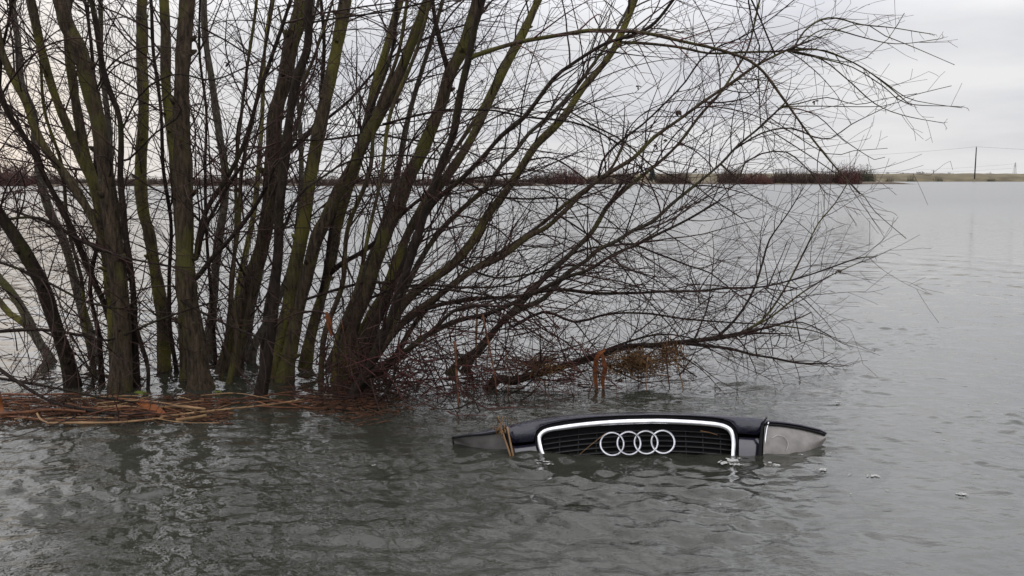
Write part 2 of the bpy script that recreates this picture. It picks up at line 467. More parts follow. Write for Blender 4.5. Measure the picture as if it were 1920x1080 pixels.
for i, (px, t, w, b) in enumerate(((1668, 333, 12, 339), (1708, 330, 16, 339), (1760, 332, 18, 339), (1858, 333, 16, 339))):
    bush(px - w / 2, px + w / 2, t, b, BANK_Y + 1.5, 'greenbush', ['small dark tuft low on the grass bank nearest the hedge end', 'largest dark tuft on the grass bank, left of the crossarm pole',
         'dark tuft on the grass bank between the two poles', 'dark tuft on the grass bank right of the tall pole'][i], 'tufts on the grass bank', 300 + i, 'bank_shrub', 'bush', .25)

def pole(px, top, Y, r0, label, arm=None, base=339):
    c = at(px, base, Y); H = at(px, top, Y).z
    root = empty('utility_pole', (c.x, Y, 0)); c = Vector((c.x, Y, 0))
    m = MB(); m.tube([c + Vector((0, 0, -1)), c + Vector((0, 0, H * .5)), c + Vector((0, 0, H))], [r0, r0 * .9, r0 * .75], 8)
    m.build('post', M['wood'], root, c)
    if arm:
        m = MB(); m.box(c + Vector((0, -r0 - .06, H - .5)), arm, .12, .16); m.build('crossarm', M['wood'], root, c, False)
    for dx in ((-arm * .42, 0, arm * .42) if arm else (0,)):
        k = MB(); b = c + Vector((dx, -(r0 + .06) if arm else 0, H - (.42 if arm else 0)))
        k.tube([b, b + Vector((0, 0, .12)), b + Vector((0, 0, .16)), b + Vector((0, 0, .32))], [.04, .04, .09, .06], 6)
        k.build('insulator', M['wire'], root, c)
    tag(root, label, 'pole')
    return c + Vector((0, 0, H + .2))
pt = pole(1827, 276, BANK_Y + 6, 0.27, 'tall single utility pole standing on the far grass bank', None)
pole(1750, 319, BANK_Y + 260, 0.3, 'short distant pole with a crossarm beyond the grass bank', 3.2, 332)
pole(1625, 308, BANK_Y + 120, 0.16, 'thin distant pole rising behind the end of the hedge', 1.6, 332)
pole(1305, 317, BANK_Y + 120, 0.2, 'thin distant pole behind the gap in the hedge', 1.6, 332)
def cable(a, b, sag, r, label):
    m = MB(); pts = [a.lerp(b, t / 24) - Vector((0, 0, 4 * sag * (t / 24) * (1 - t / 24))) for t in range(25)]
    m.tube(pts, [r] * 25, 4); tag(m.build('overhead_cable', M['wire'], org=a), label, 'cable', 'overhead cables')
cable(pt, at(1400, 297, BANK_Y + 20), 1.2, 0.028, 'overhead cable running left from the tall utility pole')
cable(pt, at(2300, 284, BANK_Y - 30), 1.0, 0.028, 'overhead cable running right from the tall utility pole')
def pylon(px, top, Y):
    c = at(px, 334, Y); c.z = 0; H = at(px, top, Y).z; w = 9 / FPX * Y
    root = empty('pylon', c); V = lambda x, y, z: c + Vector((x * w / 2, y * w / 2, z * H)); m = MB(); r = .16
    lv = [(0, 1), (.3, .62), (.6, .32), (1, .06)]
    for sx in (-1, 1):
        for sy in (-1, 1): m.tube([V(sx * k, sy * k, z) for z, k in lv], [r] * 4, 4)
    for (z0, k0), (z1, k1) in zip(lv, lv[1:]):
        for sy in (-1, 1):
            m.tube([V(-k0, sy * k0, z0), V(k1, sy * k1, z1)], [r * .7] * 2, 4); m.tube([V(k0, sy * k0, z0), V(-k1, sy * k1, z1)], [r * .7] * 2, 4)
    m.build('lattice_tower', M['steel'], root, c)
    for z, k in ((.66, .8), (.78, 1.0), (.9, .7)):
        a = MB(); a.tube([V(-k, 0, z), V(0, 0, z + .02), V(k, 0, z)], [r * .6, r, r * .6], 4); a.build('crossarm', M['steel'], root, c)
    tag(root, 'pale lattice pylon on the horizon right of the tall pole', 'pylon')
    return V
V = pylon(1902, 304, 1100)
for z, k, nm in ((.66, -.8, 'lowest'), (.9, -.7, 'highest')):
    a = V(k, 0, z); b = at(1500, 336 - (H_ := 12 + 10 * z), 1500)
    cable(a, b, 6, 0.06, nm + ' faint cable running left from the distant pylon')

# ------------------------------------------------------------------ the flooded willow
TREE = on_water(420, 712); TREE.z = 0
tree = empty('willow_tree', TREE)
tag(tree, 'large bare many-stemmed willow standing in flood water beside the car', 'tree')

def grow(m, p, d, ln, r, level, rng, out, droop):
    """one twig with side twigs, appended to MB m"""
    n = max(4, int(ln / 0.042)); st = ln / n
    pts, rad = [p.copy()], [r]
    curl = Vector((rng.gauss(0, 1), rng.gauss(0, .7), rng.gauss(0, 1))) * 0.075
    for i in range(n):
        t = (i + 1) / n
        j = Vector((rng.gauss(0, 1), rng.gauss(0, 1), rng.gauss(0, 1))) * 0.040
        d = (d + j + curl + out * 0.035 + Vector((0, 0, droop * 0.05 * t))).normalized()
        p = p + d * st
        if p.z < 0.015 and d.z < 0: d.z *= -0.3
        pts.append(p.copy()); rad.append(max(0.0010, r * (1 - 0.70 * t)))
        if level > 0 and i > 0 and rng.random() < (0.29 if level > 1 else 0.19):
            side = Vector((rng.gauss(0, 1), rng.gauss(0, .8), rng.gauss(0, 1)))
            side = (side - d * side.dot(d)).normalized()
            a = rng.uniform(.45, 1.05)
            nd = (d * math.cos(a) + side * math.sin(a)).normalized()
            grow(m, p, nd, ln * rng.uniform(.3, .75) * (1 - .3 * t), max(.0010, r * .62 * (1 - .4 * t)), level - 1, rng, out, droop)
    m.tube(pts, rad, 3 if r < .004 else 5, False)

CENTRE = on_water(480, 700)
def limb(name, px, w0, w1, base_depth, dtop, mat, parent=None, twigs=8.0, tl=(.22, .75), extend=0.0, seed=0, droop=0.0, twigmat='twig', tw_start=0.12, lift=None, wob=0.004, level=2, spray=(.15, .4)):
    """px: pixel polyline base -> tip"""
    rng = random.Random(seed)
    n = len(px); cum = [0]
    for i in range(1, n): cum.append(cum[-1] + math.hypot(px[i][0] - px[i - 1][0], px[i][1] - px[i - 1][1]))
    w = [at(x, y, base_depth + dtop * (cum[i] / cum[-1])) for i, (x, y) in enumerate(px)]
    if parent is None:
        d0 = (w[0] - w[1]).normalized()
        w.insert(0, w[0] + Vector((d0.x * .3, d0.y * .3, -0.42)))
    ext0 = None
    if extend:
        extend *= 1.6; d0 = (w[-1] - w[-2]).normalized(); ext0 = len(w) - 1
        for k in range(1, 6):
            d0 = (d0 + Vector((rng.gauss(0, .09), rng.gauss(0, .09), .06))).normalized()
            w.append(w[-1] + d0 * extend / 5)
    pts = spline(w, 0.035 if w0 > 8 else 0.05)
    L_ = [0]
    for i in range(1, len(pts)): L_.append(L_[-1] + (pts[i] - pts[i - 1]).length)
    T = L_[-1]; mt = T - (extend * 0.98 if extend else 0)
    w0 *= .8 if w0 > 25 else (.88 if w0 > 16 else 1); w1 *= .86 if w1 > 15 else 1
    r0 = w0 / 2 / FPX * base_depth; r1 = w1 / 2 / FPX * (base_depth + dtop)
    rad = []; a1, a2, a3 = rng.uniform(0, 6), rng.uniform(0, 6), rng.uniform(0, 6)
    for i, s in enumerate(L_):
        t = min(1, s / mt); r = r0 + (r1 - r0) * t ** 0.9
        if s > mt: r = r1 * (1 - 0.7 * (s - mt) / max(.01, T - mt))
        r *= 1 + 0.06 * math.sin(s * 9 + a1) + 0.045 * math.sin(s * 23 + a2) + 0.03 * math.sin(s * 51 + a3)
        if parent is None: r *= 1 + 0.35 * math.exp(-max(0, pts[i].z) / 0.09)
        rad.append(r)
        pts[i] = pts[i] + Vector((math.sin(s * 7 + a2), math.sin(s * 6 + a3), math.sin(s * 8 + a1))) * wob
    m = MB(); m.tube(pts, rad, 12 if r0 > .02 else (8 if r0 > .008 else 5))
    # knots on thick stems
    if r0 > .02:
        for k in range(int(T * 2.5)):
            i = rng.randint(2, len(pts) - 3); a = rng.uniform(0, 6.28)
            t = (pts[i + 1] - pts[i - 1]).normalized(); nn = t.orthogonal().normalized(); nn.rotate(Matrix.Rotation(a, 3, t))
            q = pts[i] + nn * rad[i] * .7
            m.tube([q, q + (nn + t * .5) * rad[i] * .55, q + (nn + t * .6) * rad[i] * .85], [rad[i] * .5, rad[i] * .3, rad[i] * .12], 6)
    o = m.build(name, M[mat], parent or tree, TREE)
    # twigs
    c = MB(); cnt = int(T * twigs * 1.36)
    for k in range(cnt):
        s = T * (tw_start + (1 - tw_start) * (k + rng.random()) / cnt)
        i = min(range(len(L_)), key=lambda j: abs(L_[j] - s)); i = min(max(i, 1), len(pts) - 2)
        t = (pts[i + 1] - pts[i - 1]).normalized()
        side = Vector((rng.gauss(0, 1), rng.gauss(0, .75), rng.gauss(0, 1))); side = (side - t * side.dot(t)).normalized()
        a = rng.uniform(.5, 1.15)
        d = (t * math.cos(a) + side * math.sin(a)).normalized()
        ln = rng.uniform(*tl) * (1.25 if rng.random() < .12 else 1)
        if pts[i].z < 0.25: ln *= 0.7
        if pts[i].x > 1.05: ln *= 0.85 if pts[i].z > 0.95 else 0.6
        out_ = Vector((pts[i].x - CENTRE.x, (pts[i].y - CENTRE.y) * .6, 0.25)); out_.normalize()
        rr = min(rad[i] * .6, rng.uniform(.0018, .0034) + .002 * (ln / .7))
        grow(c, pts[i] + side * rad[i] * .5, d, ln, rr, level if ln > .22 else max(0, level - 1), rng, out_, droop)
    if parent is None or r0 > .006: tipr = None
    if not extend and spray[1] > 0:   # the tip divides into a spray
        for k in range(3):
            t = (pts[-1] - pts[-2]).normalized()
            d = (t + Vector((rng.gauss(0, .3), rng.gauss(0, .3), rng.gauss(0, .3)))).normalized()
            out_ = Vector((pts[-1].x - CENTRE.x, 0, .1)).normalized()
            grow(c, pts[-1], d, rng.uniform(*spray) * (.5 if pts[-1].x > 1.3 else 1), max(.0012, rad[-1] * .75), 1, rng, out_, droop)
    if c.v:
        if parent is None:
            c.build('crown', M[twigmat], o, TREE)
        else:
            c_parent = parent
            TW.setdefault(parent.name, []).append(c) if twigmat == 'twig' else TWR.setdefault(parent.name, []).append(c)
    return o
TW, TWR = {}, {}
def rv(*p): return list(reversed(p))
S, PL = {}, {}
def stem(key, px, w0, w1, by=None, dtop=0.0, mat='brown', **k):
    """px listed base -> top; by = y of the waterline used for the depth"""
    D = on_water(px[0][0], by or px[0][1]).y
    S[key] = limb('stem', px, w0, w1, D, dtop, mat, None, seed=hash_(key), **k); S[key]['D'] = 0
    DEP[key] = D; PL[key] = (px, D, dtop)
def hash_(s): return sum(ord(ch) * 31 ** i for i, ch in enumerate(s)) % 100003
DEP = {}
def branch(key, px, w0, w1, doff=0.0, dtop=0.0, mat='brown', **k):
    """a side limb: starts on the stem nearest to its first point, at that stem's own depth"""
    global bn
    bn += 1
    px = list(px); d0 = DEP[key] + doff; d1 = dtop
    if px[0][0] > 0:
        best = None
        for kk, (pl, dd, dt) in PL.items():
            cum = [0]
            for a, b in zip(pl, pl[1:]): cum.append(cum[-1] + math.hypot(b[0] - a[0], b[1] - a[1]))
            for i, (a, b) in enumerate(zip(pl, pl[1:])):
                for q in range(6):
                    t = q / 6; x, y = a[0] + (b[0] - a[0]) * t, a[1] + (b[1] - a[1]) * t
                    e = math.hypot(x - px[0][0], y - px[0][1]) + (0 if kk == key else 12) + max(0, px[0][1] - y) * .4
                    if best is None or e < best[0]: best = (e, kk, x, y, dd + dt * (cum[i] + (cum[i + 1] - cum[i]) * t) / cum[-1])
        e, key, x, y, d0 = best; d1 = doff + dtop
        if math.hypot(x - px[0][0], y - px[0][1]) > 7: px.insert(0, (x, y))
        else: px[0] = (x, y)
    limb('branch', px, w0, w1, d0, d1, mat, S[key], seed=900 + bn, **{**dict(twigs=9.0, tw_start=.1, wob=.003), **k})
bn = 0

stem('a', rv((23,-5),(35,78),(39,155),(62,218),(66,272),(89,381),(117,446),(136,516),(155,582),(179,668)), 22, 11, dtop=.3, mat='grey', extend=.9, twigs=5)
stem('b', rv((57,-5),(78,97),(101,175),(128,241),(155,303),(175,345),(196,430),(210,520),(214,620),(216,715)), 20, 15, dtop=-.1, mat='moss', extend=1.0, twigs=6)
stem('c', rv((111,-5),(128,50),(152,97),(167,163),(183,233),(192,295),(200,338),(212,420),(221,500),(226,580),(228,650),(226,732)), 46, 30, mat='brown', extend=1.3, twigs=6)
stem('d', rv((130,110),(148,218),(163,303),(175,345),(190,430),(206,520),(214,600),(216,722)), 30, 19, dtop=.1, mat='moss', extend=1.2, twigs=5)
stem('e', rv((-6,60),(0,93),(23,144),(50,194),(66,241),(93,288),(128,334),(159,385),(190,450),(215,540),(232,640),(240,725)), 22, 12, dtop=-.15, mat='moss', extend=.9, twigs=7)
stem('f', rv((-8,145),(0,163),(15,210),(39,245),(62,288),(85,338),(109,381),(140,440),(175,520),(205,600),(222,715)), 17, 9, dtop=-.3, mat='dark', extend=.8, twigs=8)
stem('g', rv((-20,370),(0,403),(23,438),(50,485),(78,535),(97,586),(113,629),(128,675),(137,722)), 35, 27, dtop=-.25, mat='dark', extend=1.2, twigs=7)
stem('h', rv((-10,508),(0,524),(23,551),(47,590),(70,637),(96,680)), 21, 16, dtop=.1, mat='grey', extend=1.0, twigs=7)
stem('i', rv((-12,550),(0,567),(19,590),(43,605),(66,632),(90,672)), 14, 11, dtop=.1, mat='moss', extend=.9, twigs=6)
stem('j', rv((170,-5),(183,50),(194,124),(206,171),(222,218),(225,272),(225,334),(232,389),(238,442),(245,497),(249,543),(250,620),(256,724)), 17, 10, dtop=-.25, mat='dark', extend=.8, twigs=8)
stem('k', rv((187,-5),(190,117),(200,187),(206,249),(206,330),(214,420),(226,540),(236,690)), 16, 8, dtop=.3, mat='grey', extend=.8, twigs=6)
stem('l', rv((268,-5),(268,58),(266,117),(268,175),(268,233),(265,292),(265,350),(270,400),(280,438),(288,497),(299,555),(307,613),(309,696)), 31, 22, dtop=.1, mat='moss', extend=1.3, twigs=5)
stem('m', rv((306,-5),(309,78),(311,148),(319,218),(327,295),(330,350),(336,430),(342,520),(346,600),(348,712)), 27, 20, dtop=.1, mat='moss', extend=1.3, twigs=5)
stem('n', rv((350,-5),(344,97),(342,194),(342,292),(344,389),(347,477),(353,555),(365,633),(374,728)), 56, 30, mat='brown', extend=1.4, twigs=4.5)
stem('o', rv((381,-5),(383,47),(389,97),(397,144),(404,202),(412,264),(420,311),(422,380),(412,442),(404,497),(400,543),(396,600),(392,660)), 22, 11, dtop=.4, mat='grey', extend=.9, twigs=6)
stem('p', rv((566,-5),(558,40),(544,86),(533,156),(517,218),(513,280),(506,350),(501,403),(490,473),(474,520),(451,598),(431,644),(421,698)), 37, 32, dtop=.05, mat='brown', extend=1.3, twigs=5)
stem('q', rv((583,-5),(580,60),(575,98),(560,132),(548,175),(540,233),(535,311),(526,389),(523,458),(515,535),(507,629),(498,700),(491,740)), 25, 17, dtop=-.2, mat='dark', extend=1.2, twigs=6)
stem('r', rv((649,-5),(632,78),(617,156),(605,218),(593,280),(580,342),(572,400),(558,477),(542,574),(522,640),(505,705)), 36, 26, dtop=.1, mat='moss', extend=1.3, twigs=6)
stem('s', rv((750,-5),(733,58),(718,117),(702,171),(690,230),(668,310),(645,380),(634,420),(626,470),(617,508),(601,563),(584,621),(572,690)), 27, 17, dtop=.25, mat='moss', extend=1.2, twigs=6)
stem('t', rv((805,-5),(772,78),(741,156),(710,218),(687,257),(667,303),(648,335),(628,370),(609,415),(593,446),(578,508),(562,574),(547,644),(533,712)), 36, 22, mat='brown', extend=1.3, twigs=6)
stem('u', rv((899,-5),(873,78),(842,136),(827,194),(807,249),(788,295),(764,338),(749,381),(722,438),(702,497),(687,547),(667,598),(652,644),(634,714)), 36, 25, dtop=-.05, mat='brown', extend=1.3, twigs=6)
stem('v', rv((905,-5),(889,62),(881,109),(865,175),(850,249),(830,295),(815,342),(799,389),(780,458),(757,528),(733,594),(710,644),(679,714),(660,748)), 22, 12, dtop=-.3, mat='dark', extend=1.0, twigs=6)
stem('w', rv((1011,-5),(978,70),(947,128),(916,194),(889,249),(862,295),(834,335),(800,380),(772,425),(753,469),(733,516),(710,574),(683,633),(660,700)), 22, 14, dtop=.2, mat='moss', extend=1.2, twigs=6)
stem('x', rv((1193,-5),(1164,66),(1137,113),(1091,167),(1063,210),(1040,237),(1005,272),(978,315),(947,362),(914,404),(889,446),(850,493),(803,528),(764,563),(741,598),(715,640),(680,712)), 24, 11, dtop=.1, mat='moss', extend=1.0, twigs=7)
stem('y', rv((1487,89),(1421,121),(1370,156),(1320,190),(1273,225),(1223,260),(1188,295),(1149,319),(1106,350),(1063,393),(1025,427),(986,446),(939,481),(889,504),(850,535),(803,570),(772,590),(741,621),(718,648),(676,722)), 18, 4, dtop=.2, mat='brown', twigs=9, tw_start=.2)
stem('z', rv((1472,194),(1429,233),(1382,272),(1351,307),(1312,342),(1262,382),(1223,415),(1188,430),(1157,450),(1118,470),(1099,489),(1060,516),(1021,559),(978,578),(935,610),(895,655),(840,705)), 17, 3, by=700, dtop=.1, mat='grey', twigs=9, tw_start=.12)
stem('ya', rv((1343,380),(1289,411),(1234,438),(1196,458),(1153,477),(1102,508),(1063,520),(994,551),(947,574),(908,590),(860,602),(803,629),(764,656),(718,691),(672,734)), 15, 3.5, dtop=.1, mat='dark', twigs=10, tw_start=.15)
stem('yb', rv((1390,625),(1343,633),(1289,640),(1234,648),(1168,652),(1118,668),(1079,679),(1040,690),(1000,704),(960,716),(915,728)), 15, 8, by=728, dtop=.35, mat='dark', twigs=10, tw_start=.1)
stem('yc', rv((889,570),(850,582),(819,613),(780,648),(733,675),(683,712),(652,760)), 14, 7, by=748, dtop=-.15, mat='dark', twigs=9)
stem('yd', rv((523,300),(512,370),(505,430),(490,500),(478,560),(465,620),(466,674)), 18, 9, dtop=.3, mat='grey', extend=.8, twigs=7)
stem('ye', rv((560,430),(545,500),(520,560),(497,610),(478,650),(472,684)), 18, 12, dtop=.4, mat='grey', extend=.9, twigs=6)
stem('yf', rv((478,380),(463,458),(451,528),(440,600),(426,660)), 14, 10, dtop=.3, mat='moss', extend=1.2, twigs=8)
stem('yg', rv((1138,388),(1110,434),(1083,462),(1060,485),(1025,516),(985,560),(945,600),(905,650),(872,694)), 14, 9, by=694, dtop=.2, mat='grey', twigs=6)
stem('yh', rv((765,230),(750,300),(735,360),(715,430),(690,500),(660,570),(640,630),(618,690)), 20, 10, dtop=.35, mat='grey', extend=1.0, twigs=7)
stem('yi', rv((1095,144),(1060,187),(1029,218),(990,253),(963,288),(939,311),(912,350),(873,385),(838,420),(800,470),(765,530),(735,590),(705,640),(678,700)), 15, 6, dtop=.3, mat='grey', extend=.9, twigs=8)
stem('yj', rv((1265,-5),(1215,50),(1138,80),(1118,92),(1071,124),(1040,148),(982,218),(939,253),(904,295),(865,338),(811,385),(775,450),(735,540),(700,630),(668,716)), 15, 5, dtop=-.2, mat='dark', extend=.6, twigs=8)
stem('yk', rv((1165,275),(1140,320),(1085,365),(1010,425),(940,470),(870,515),(820,560),(780,605),(745,660),(716,706)), 12, 5, dtop=.35, mat='brown', twigs=8)
xr = random.Random(77)
BX, TX = [90, 225, 309, 345, 374, 421, 491, 535, 572, 634, 660, 700], [-40, 110, 268, 307, 352, 500, 583, 760, 750, 897, 1000, 1150]
for k in range(13):
    bx = xr.uniform(150, 670); by = xr.uniform(668, 722); tx = float(np.interp(bx, BX, TX)) + xr.gauss(0, 55)
    mid = [(bx + (tx - bx) * (t ** 1.15) + xr.gauss(0, 7), by - (by + 5) * t) for t in (0, .12, .25, .4, .55, .7, .85, 1)]
    mid[0] = (bx, by)
    stem('thin%d' % k, mid, xr.uniform(8, 13), xr.uniform(4, 6.5), dtop=xr.uniform(-.25, .3), mat=xr.choice(['dark', 'dark', 'grey', 'moss', 'brown']), extend=.7, twigs=4)
# side limbs that can be followed in the picture
branch('v', [(889,105),(935,89),(982,76),(1044,66),(1103,58),(1133,58),(1203,62),(1273,76),(1359,95),(1421,124),(1472,190),(1514,249),(1561,307),(1612,362)], 9, 3, -.25, .1, 'brown', tl=(.15,.4), droop=-.4, twigmat='redtwig', spray=(0, 0))
branch('x', [(1137,110),(1168,80),(1203,82),(1273,89),(1328,99),(1390,97),(1460,97),(1530,93),(1600,117),(1650,150),(1700,192)], 6, 2, .05, .1, 'brown', twigmat='redtwig', droop=-.4, spray=(.04,.10), tl=(.1,.26))
branch('u', [(842,136),(836,115),(826,78),(815,30),(810,-20),(808,-120)], 10, 5, 0, 0, 'dark')
branch('n', [(366,480),(373,438),(389,389),(428,330),(459,268),(486,175),(505,117),(544,0),(560,-80)], 10, 6, -.2, .1, 'dark')
branch('r', [(547,280),(586,241),(601,214),(605,156),(607,78),(601,0),(596,-90)], 9, 6, -.1, 0, 'dark')
branch('e', [(-5,240),(2,90),(8,70),(23,0),(30,-60)], 7, 5, -.1, 0, 'dark')
branch('y', [(1487,89),(1507,58),(1538,37),(1569,35),(1615,47),(1678,52),(1740,62)], 4, 1.5, .2, .1, 'brown', droop=-.2, spray=(.04,.10), tl=(.1,.26))
branch('y', [(1487,92),(1530,60),(1560,55),(1620,72),(1680,82),(1765,72)], 3, 1.3, .25, .1, 'brown', twigs=5, spray=(.04,.10), tl=(.1,.26))
branch('y', [(1487,100),(1540,110),(1600,125),(1655,160),(1700,195),(1800,200)], 3, 1.3, .2, .0, 'brown', twigs=5, droop=-.3, spray=(.04,.10), tl=(.1,.26))
branch('y', [(1540,110),(1590,150),(1640,195),(1690,215),(1770,230)], 3, 1.3, .2, .0, 'brown', twigs=5, droop=-.3, spray=(.04,.10), tl=(.1,.26))
W_ = dict(twigs=1.5, spray=(0, 0), tl=(.08, .22))
branch('y', [(1605,45),(1660,68),(1710,88),(1790,121)], 2.4, 1.2, .0, .0, 'brown', **W_)
branch('x', [(1500,94),(1545,93),(1598,117),(1650,150),(1698,183),(1740,193),(1805,201)], 2.8, 1.2, .0, .0, 'brown', **W_)
branch('x', [(1598,117),(1640,93),(1665,72),(1695,24)], 2.2, 1.2, .0, .0, 'brown', **W_)
branch('x', [(1655,198),(1698,182),(1740,172),(1785,162)], 2.2, 1.2, .0, .0, 'brown', **W_)
branch('z', [(1500,195),(1550,183),(1605,195),(1660,184),(1720,176)], 2.4, 1.2, .0, .0, 'brown', **W_)
branch('z', [(1480,200),(1530,215),(1580,262),(1640,300),(1660,295)], 2.4, 1.2, .0, .0, 'brown', **W_)
branch('z', [(1550,289),(1600,283),(1663,277)], 2.2, 1.2, .0, .0, 'brown', **W_)
branch('v', [(1600,350),(1640,395),(1700,448)], 2.4, 1.2, .0, .0, 'brown', **{**W_, 'twigs': 0})
branch('z', [(1374,288),(1429,249),(1483,241),(1522,257),(1557,260),(1596,233),(1658,202)], 4, 1.5, .1, 0, 'brown', spray=(.04,.10), tl=(.1,.26))
branch('z', [(1386,334),(1398,303),(1429,288),(1475,286),(1518,323),(1545,360)], 4, 1.8, .1, 0, 'brown', droop=-.3)
branch('y', [(1118,335),(1129,303),(1157,272),(1207,233),(1250,190),(1285,152),(1312,113),(1351,86),(1385,74),(1440,40),(1500,-10)], 5, 2, .1, .1, 'dark')
branch('yg', [(1138,388),(1188,342),(1227,311),(1273,268),(1312,218),(1351,175),(1378,132),(1402,89),(1420,20),(1435,-40)], 7, 3, .2, .1, 'brown')
branch('x', [(1405,-5),(1413,54),(1425,86),(1423,132),(1425,233)], 3.5, 2, .1, 0, 'dark', twigs=5)
branch('x', [(1040,198),(1071,210),(1110,233),(1157,257),(1188,280),(1230,318),(1293,342),(1331,369),(1390,408)], 4, 2.2, -.1, .1, 'brown')
branch('u', [(718,233),(795,214),(850,206),(928,206),(982,218),(1044,225),(1100,238),(1160,270)], 5, 3, -.15, 0, 'dark', droop=-.3)
branch('r', [(547,280),(605,229),(656,187),(702,136),(760,90),(830,60),(900,40)], 6, 3, -.1, -.1, 'dark')
branch('r', [(540,262),(600,262),(640,258),(700,252),(760,262),(830,268),(900,295),(960,350)], 5, 2.5, -.2, 0, 'dark', droop=-.3)
branch('q', [(589,43),(656,31),(733,19),(790,5),(850,-10)], 4, 3, 0, 0, 'dark')
branch('s', [(617,520),(640,495),(671,477),(702,454),(735,420),(780,380),(840,345),(920,330),(1000,318)], 10, 3, 0, -.1, 'dark')
branch('ya', [(749,613),(795,582),(850,567),(908,559),(967,555),(1044,543),(1118,551),(1196,549),(1250,545),(1312,545),(1359,541),(1429,539),(1500,520),(1600,486),(1640,482)], 9, 2, 0, .2, 'dark', twigs=8, spray=(.03, .08))
branch('yb', [(960,612),(1020,585),(1079,605),(1126,592),(1168,586),(1223,588),(1281,598),(1351,604),(1448,607),(1503,604),(1555,630)], 6, 2, .1, .1, 'dark', twigs=8)
branch('yb', [(1343,628),(1378,598),(1405,559),(1421,524),(1433,485),(1444,450),(1475,403),(1500,360)], 6, 2, .25, 0, 'dark', twigs=8)
branch('yb', [(1382,625),(1429,598),(1468,547),(1491,508),(1514,462),(1534,419),(1565,380),(1590,340)], 5, 2, .3, 0, 'brown', twigs=8)
branch('yb', [(1390,624),(1444,594),(1475,570),(1507,547),(1561,516),(1615,490)], 5, 1.6, .3, 0, 'brown', twigs=8)
branch('yb', [(1390,632),(1440,612),(1490,615),(1540,625),(1585,645)], 4, 1.6, .3, 0, 'brown', twigs=8)
branch('yb', [(1273,648),(1332,650),(1370,654),(1409,664),(1448,670),(1499,681),(1546,683)], 7, 3, .15, 0, 'dark', twigs=7)
branch('yb', [(1040,690),(1100,668),(1180,640),(1240,628),(1300,636),(1360,655)], 6, 2, .0, .1, 'dark', twigs=7)
branch('ya', [(1063,480),(1100,466),(1180,458),(1234,477),(1293,500),(1331,512),(1378,547),(1440,590)], 5, 2, .1, .1, 'dark', droop=-.3)
branch('z', [(1040,400),(1100,440),(1150,480),(1190,530),(1230,580),(1280,640)], 4, 2, .1, -.1, 'dark', droop=-.4)
branch('w', [(860,338),(920,365),(985,372),(1060,372),(1120,400),(1170,440),(1210,490)], 5, 2, -.1, -.1, 'dark', droop=-.4)
branch('x', [(870,500),(930,520),(1000,512),(1060,500),(1130,500),(1210,515),(1290,560)], 5, 2, -.2, -.1, 'dark', droop=-.2)
branch('g', [(-10,413),(78,411),(155,454),(233,481),(320,500)], 6, 4, -.2, 0, 'dark')
branch('g', [(-10,488),(58,512),(117,543),(163,567),(225,580)], 6, 4, -.25, 0, 'dark')
branch('h', [(-10,622),(78,619),(155,629),(202,637),(300,600),(420,560)], 7, 3, -.7, 0, 'dark')
branch('c', [(-10,685),(39,718),(97,753),(155,768),(194,776),(240,780)], 8, 5, -.35, -.2, 'dark', twigs=7)
branch('c', [(-10,708),(78,724),(136,734),(179,743),(240,752)], 6, 4, -.3, -.1, 'dark', twigs=7)
branch('n', [(367,486),(380,438),(408,384),(440,330),(470,290)], 9, 5, -.1, -.1, 'dark')
branch('n', [(370,520),(400,480),(428,450),(467,403),(500,350),(520,300)], 11, 6, -.1, -.1, 'dark')
branch('n', [(334,559),(389,590),(447,617),(500,640)], 6, 4, -.2, -.1, 'dark', twigs=6)
branch('j', [(249,598),(268,652),(278,691),(276,738)], 9, 8, -.02, 0, 'dark', twigs=5)
branch('l', [(229,240),(260,180),(300,150),(340,140),(400,150),(470,120)], 4, 3, -.2, 0, 'dark')
branch('k', [(240,300),(290,250),(340,205),(280,140),(210,110)], 4, 3, -.2, 0, 'dark')
branch('q', [(530,430),(560,370),(610,330),(660,300),(740,290),(820,300)], 6, 3, -.15, 0, 'dark', droop=-.2)
branch('p', [(470,540),(430,470),(380,420),(340,380),(280,350)], 5, 3, -.3, -.1, 'dark')
branch('t', [(570,560),(640,540),(700,530),(780,540),(860,545),(940,560),(1020,600)], 6, 3, -.2, 0, 'dark')
branch('u', [(680,560),(740,540),(800,535),(880,540),(960,530),(1060,470)], 6, 3, -.2, 0, 'dark')
branch('yc', [(640,770),(700,757),(745,760),(790,780),(850,787),(900,786),(955,765),(1000,735)], 7, 3, -.05, 0, 'dark', twigs=5, tl=(.1,.3))
branch('yc', [(652,818),(668,785),(690,765),(720,740),(740,700)], 9, 5, -.25, .1, 'dark', twigs=12, tl=(.1,.3))
branch('yc', [(700,705),(720,735),(745,765),(760,785)], 4, 3, -.2, 0, 'dark', twigs=6, tl=(.1,.2))
branch('yb', [(890,770),(940,745),(985,725),(1010,700),(1015,680)], 5, 3, -.25, 0, 'dark', twigs=6, tl=(.1,.3))
branch('yb', [(1010,610),(1060,640),(1110,690),(1150,720),(1200,765)], 3.5, 2, -.3, -.1, 'dark', twigs=5, tl=(.1,.3))

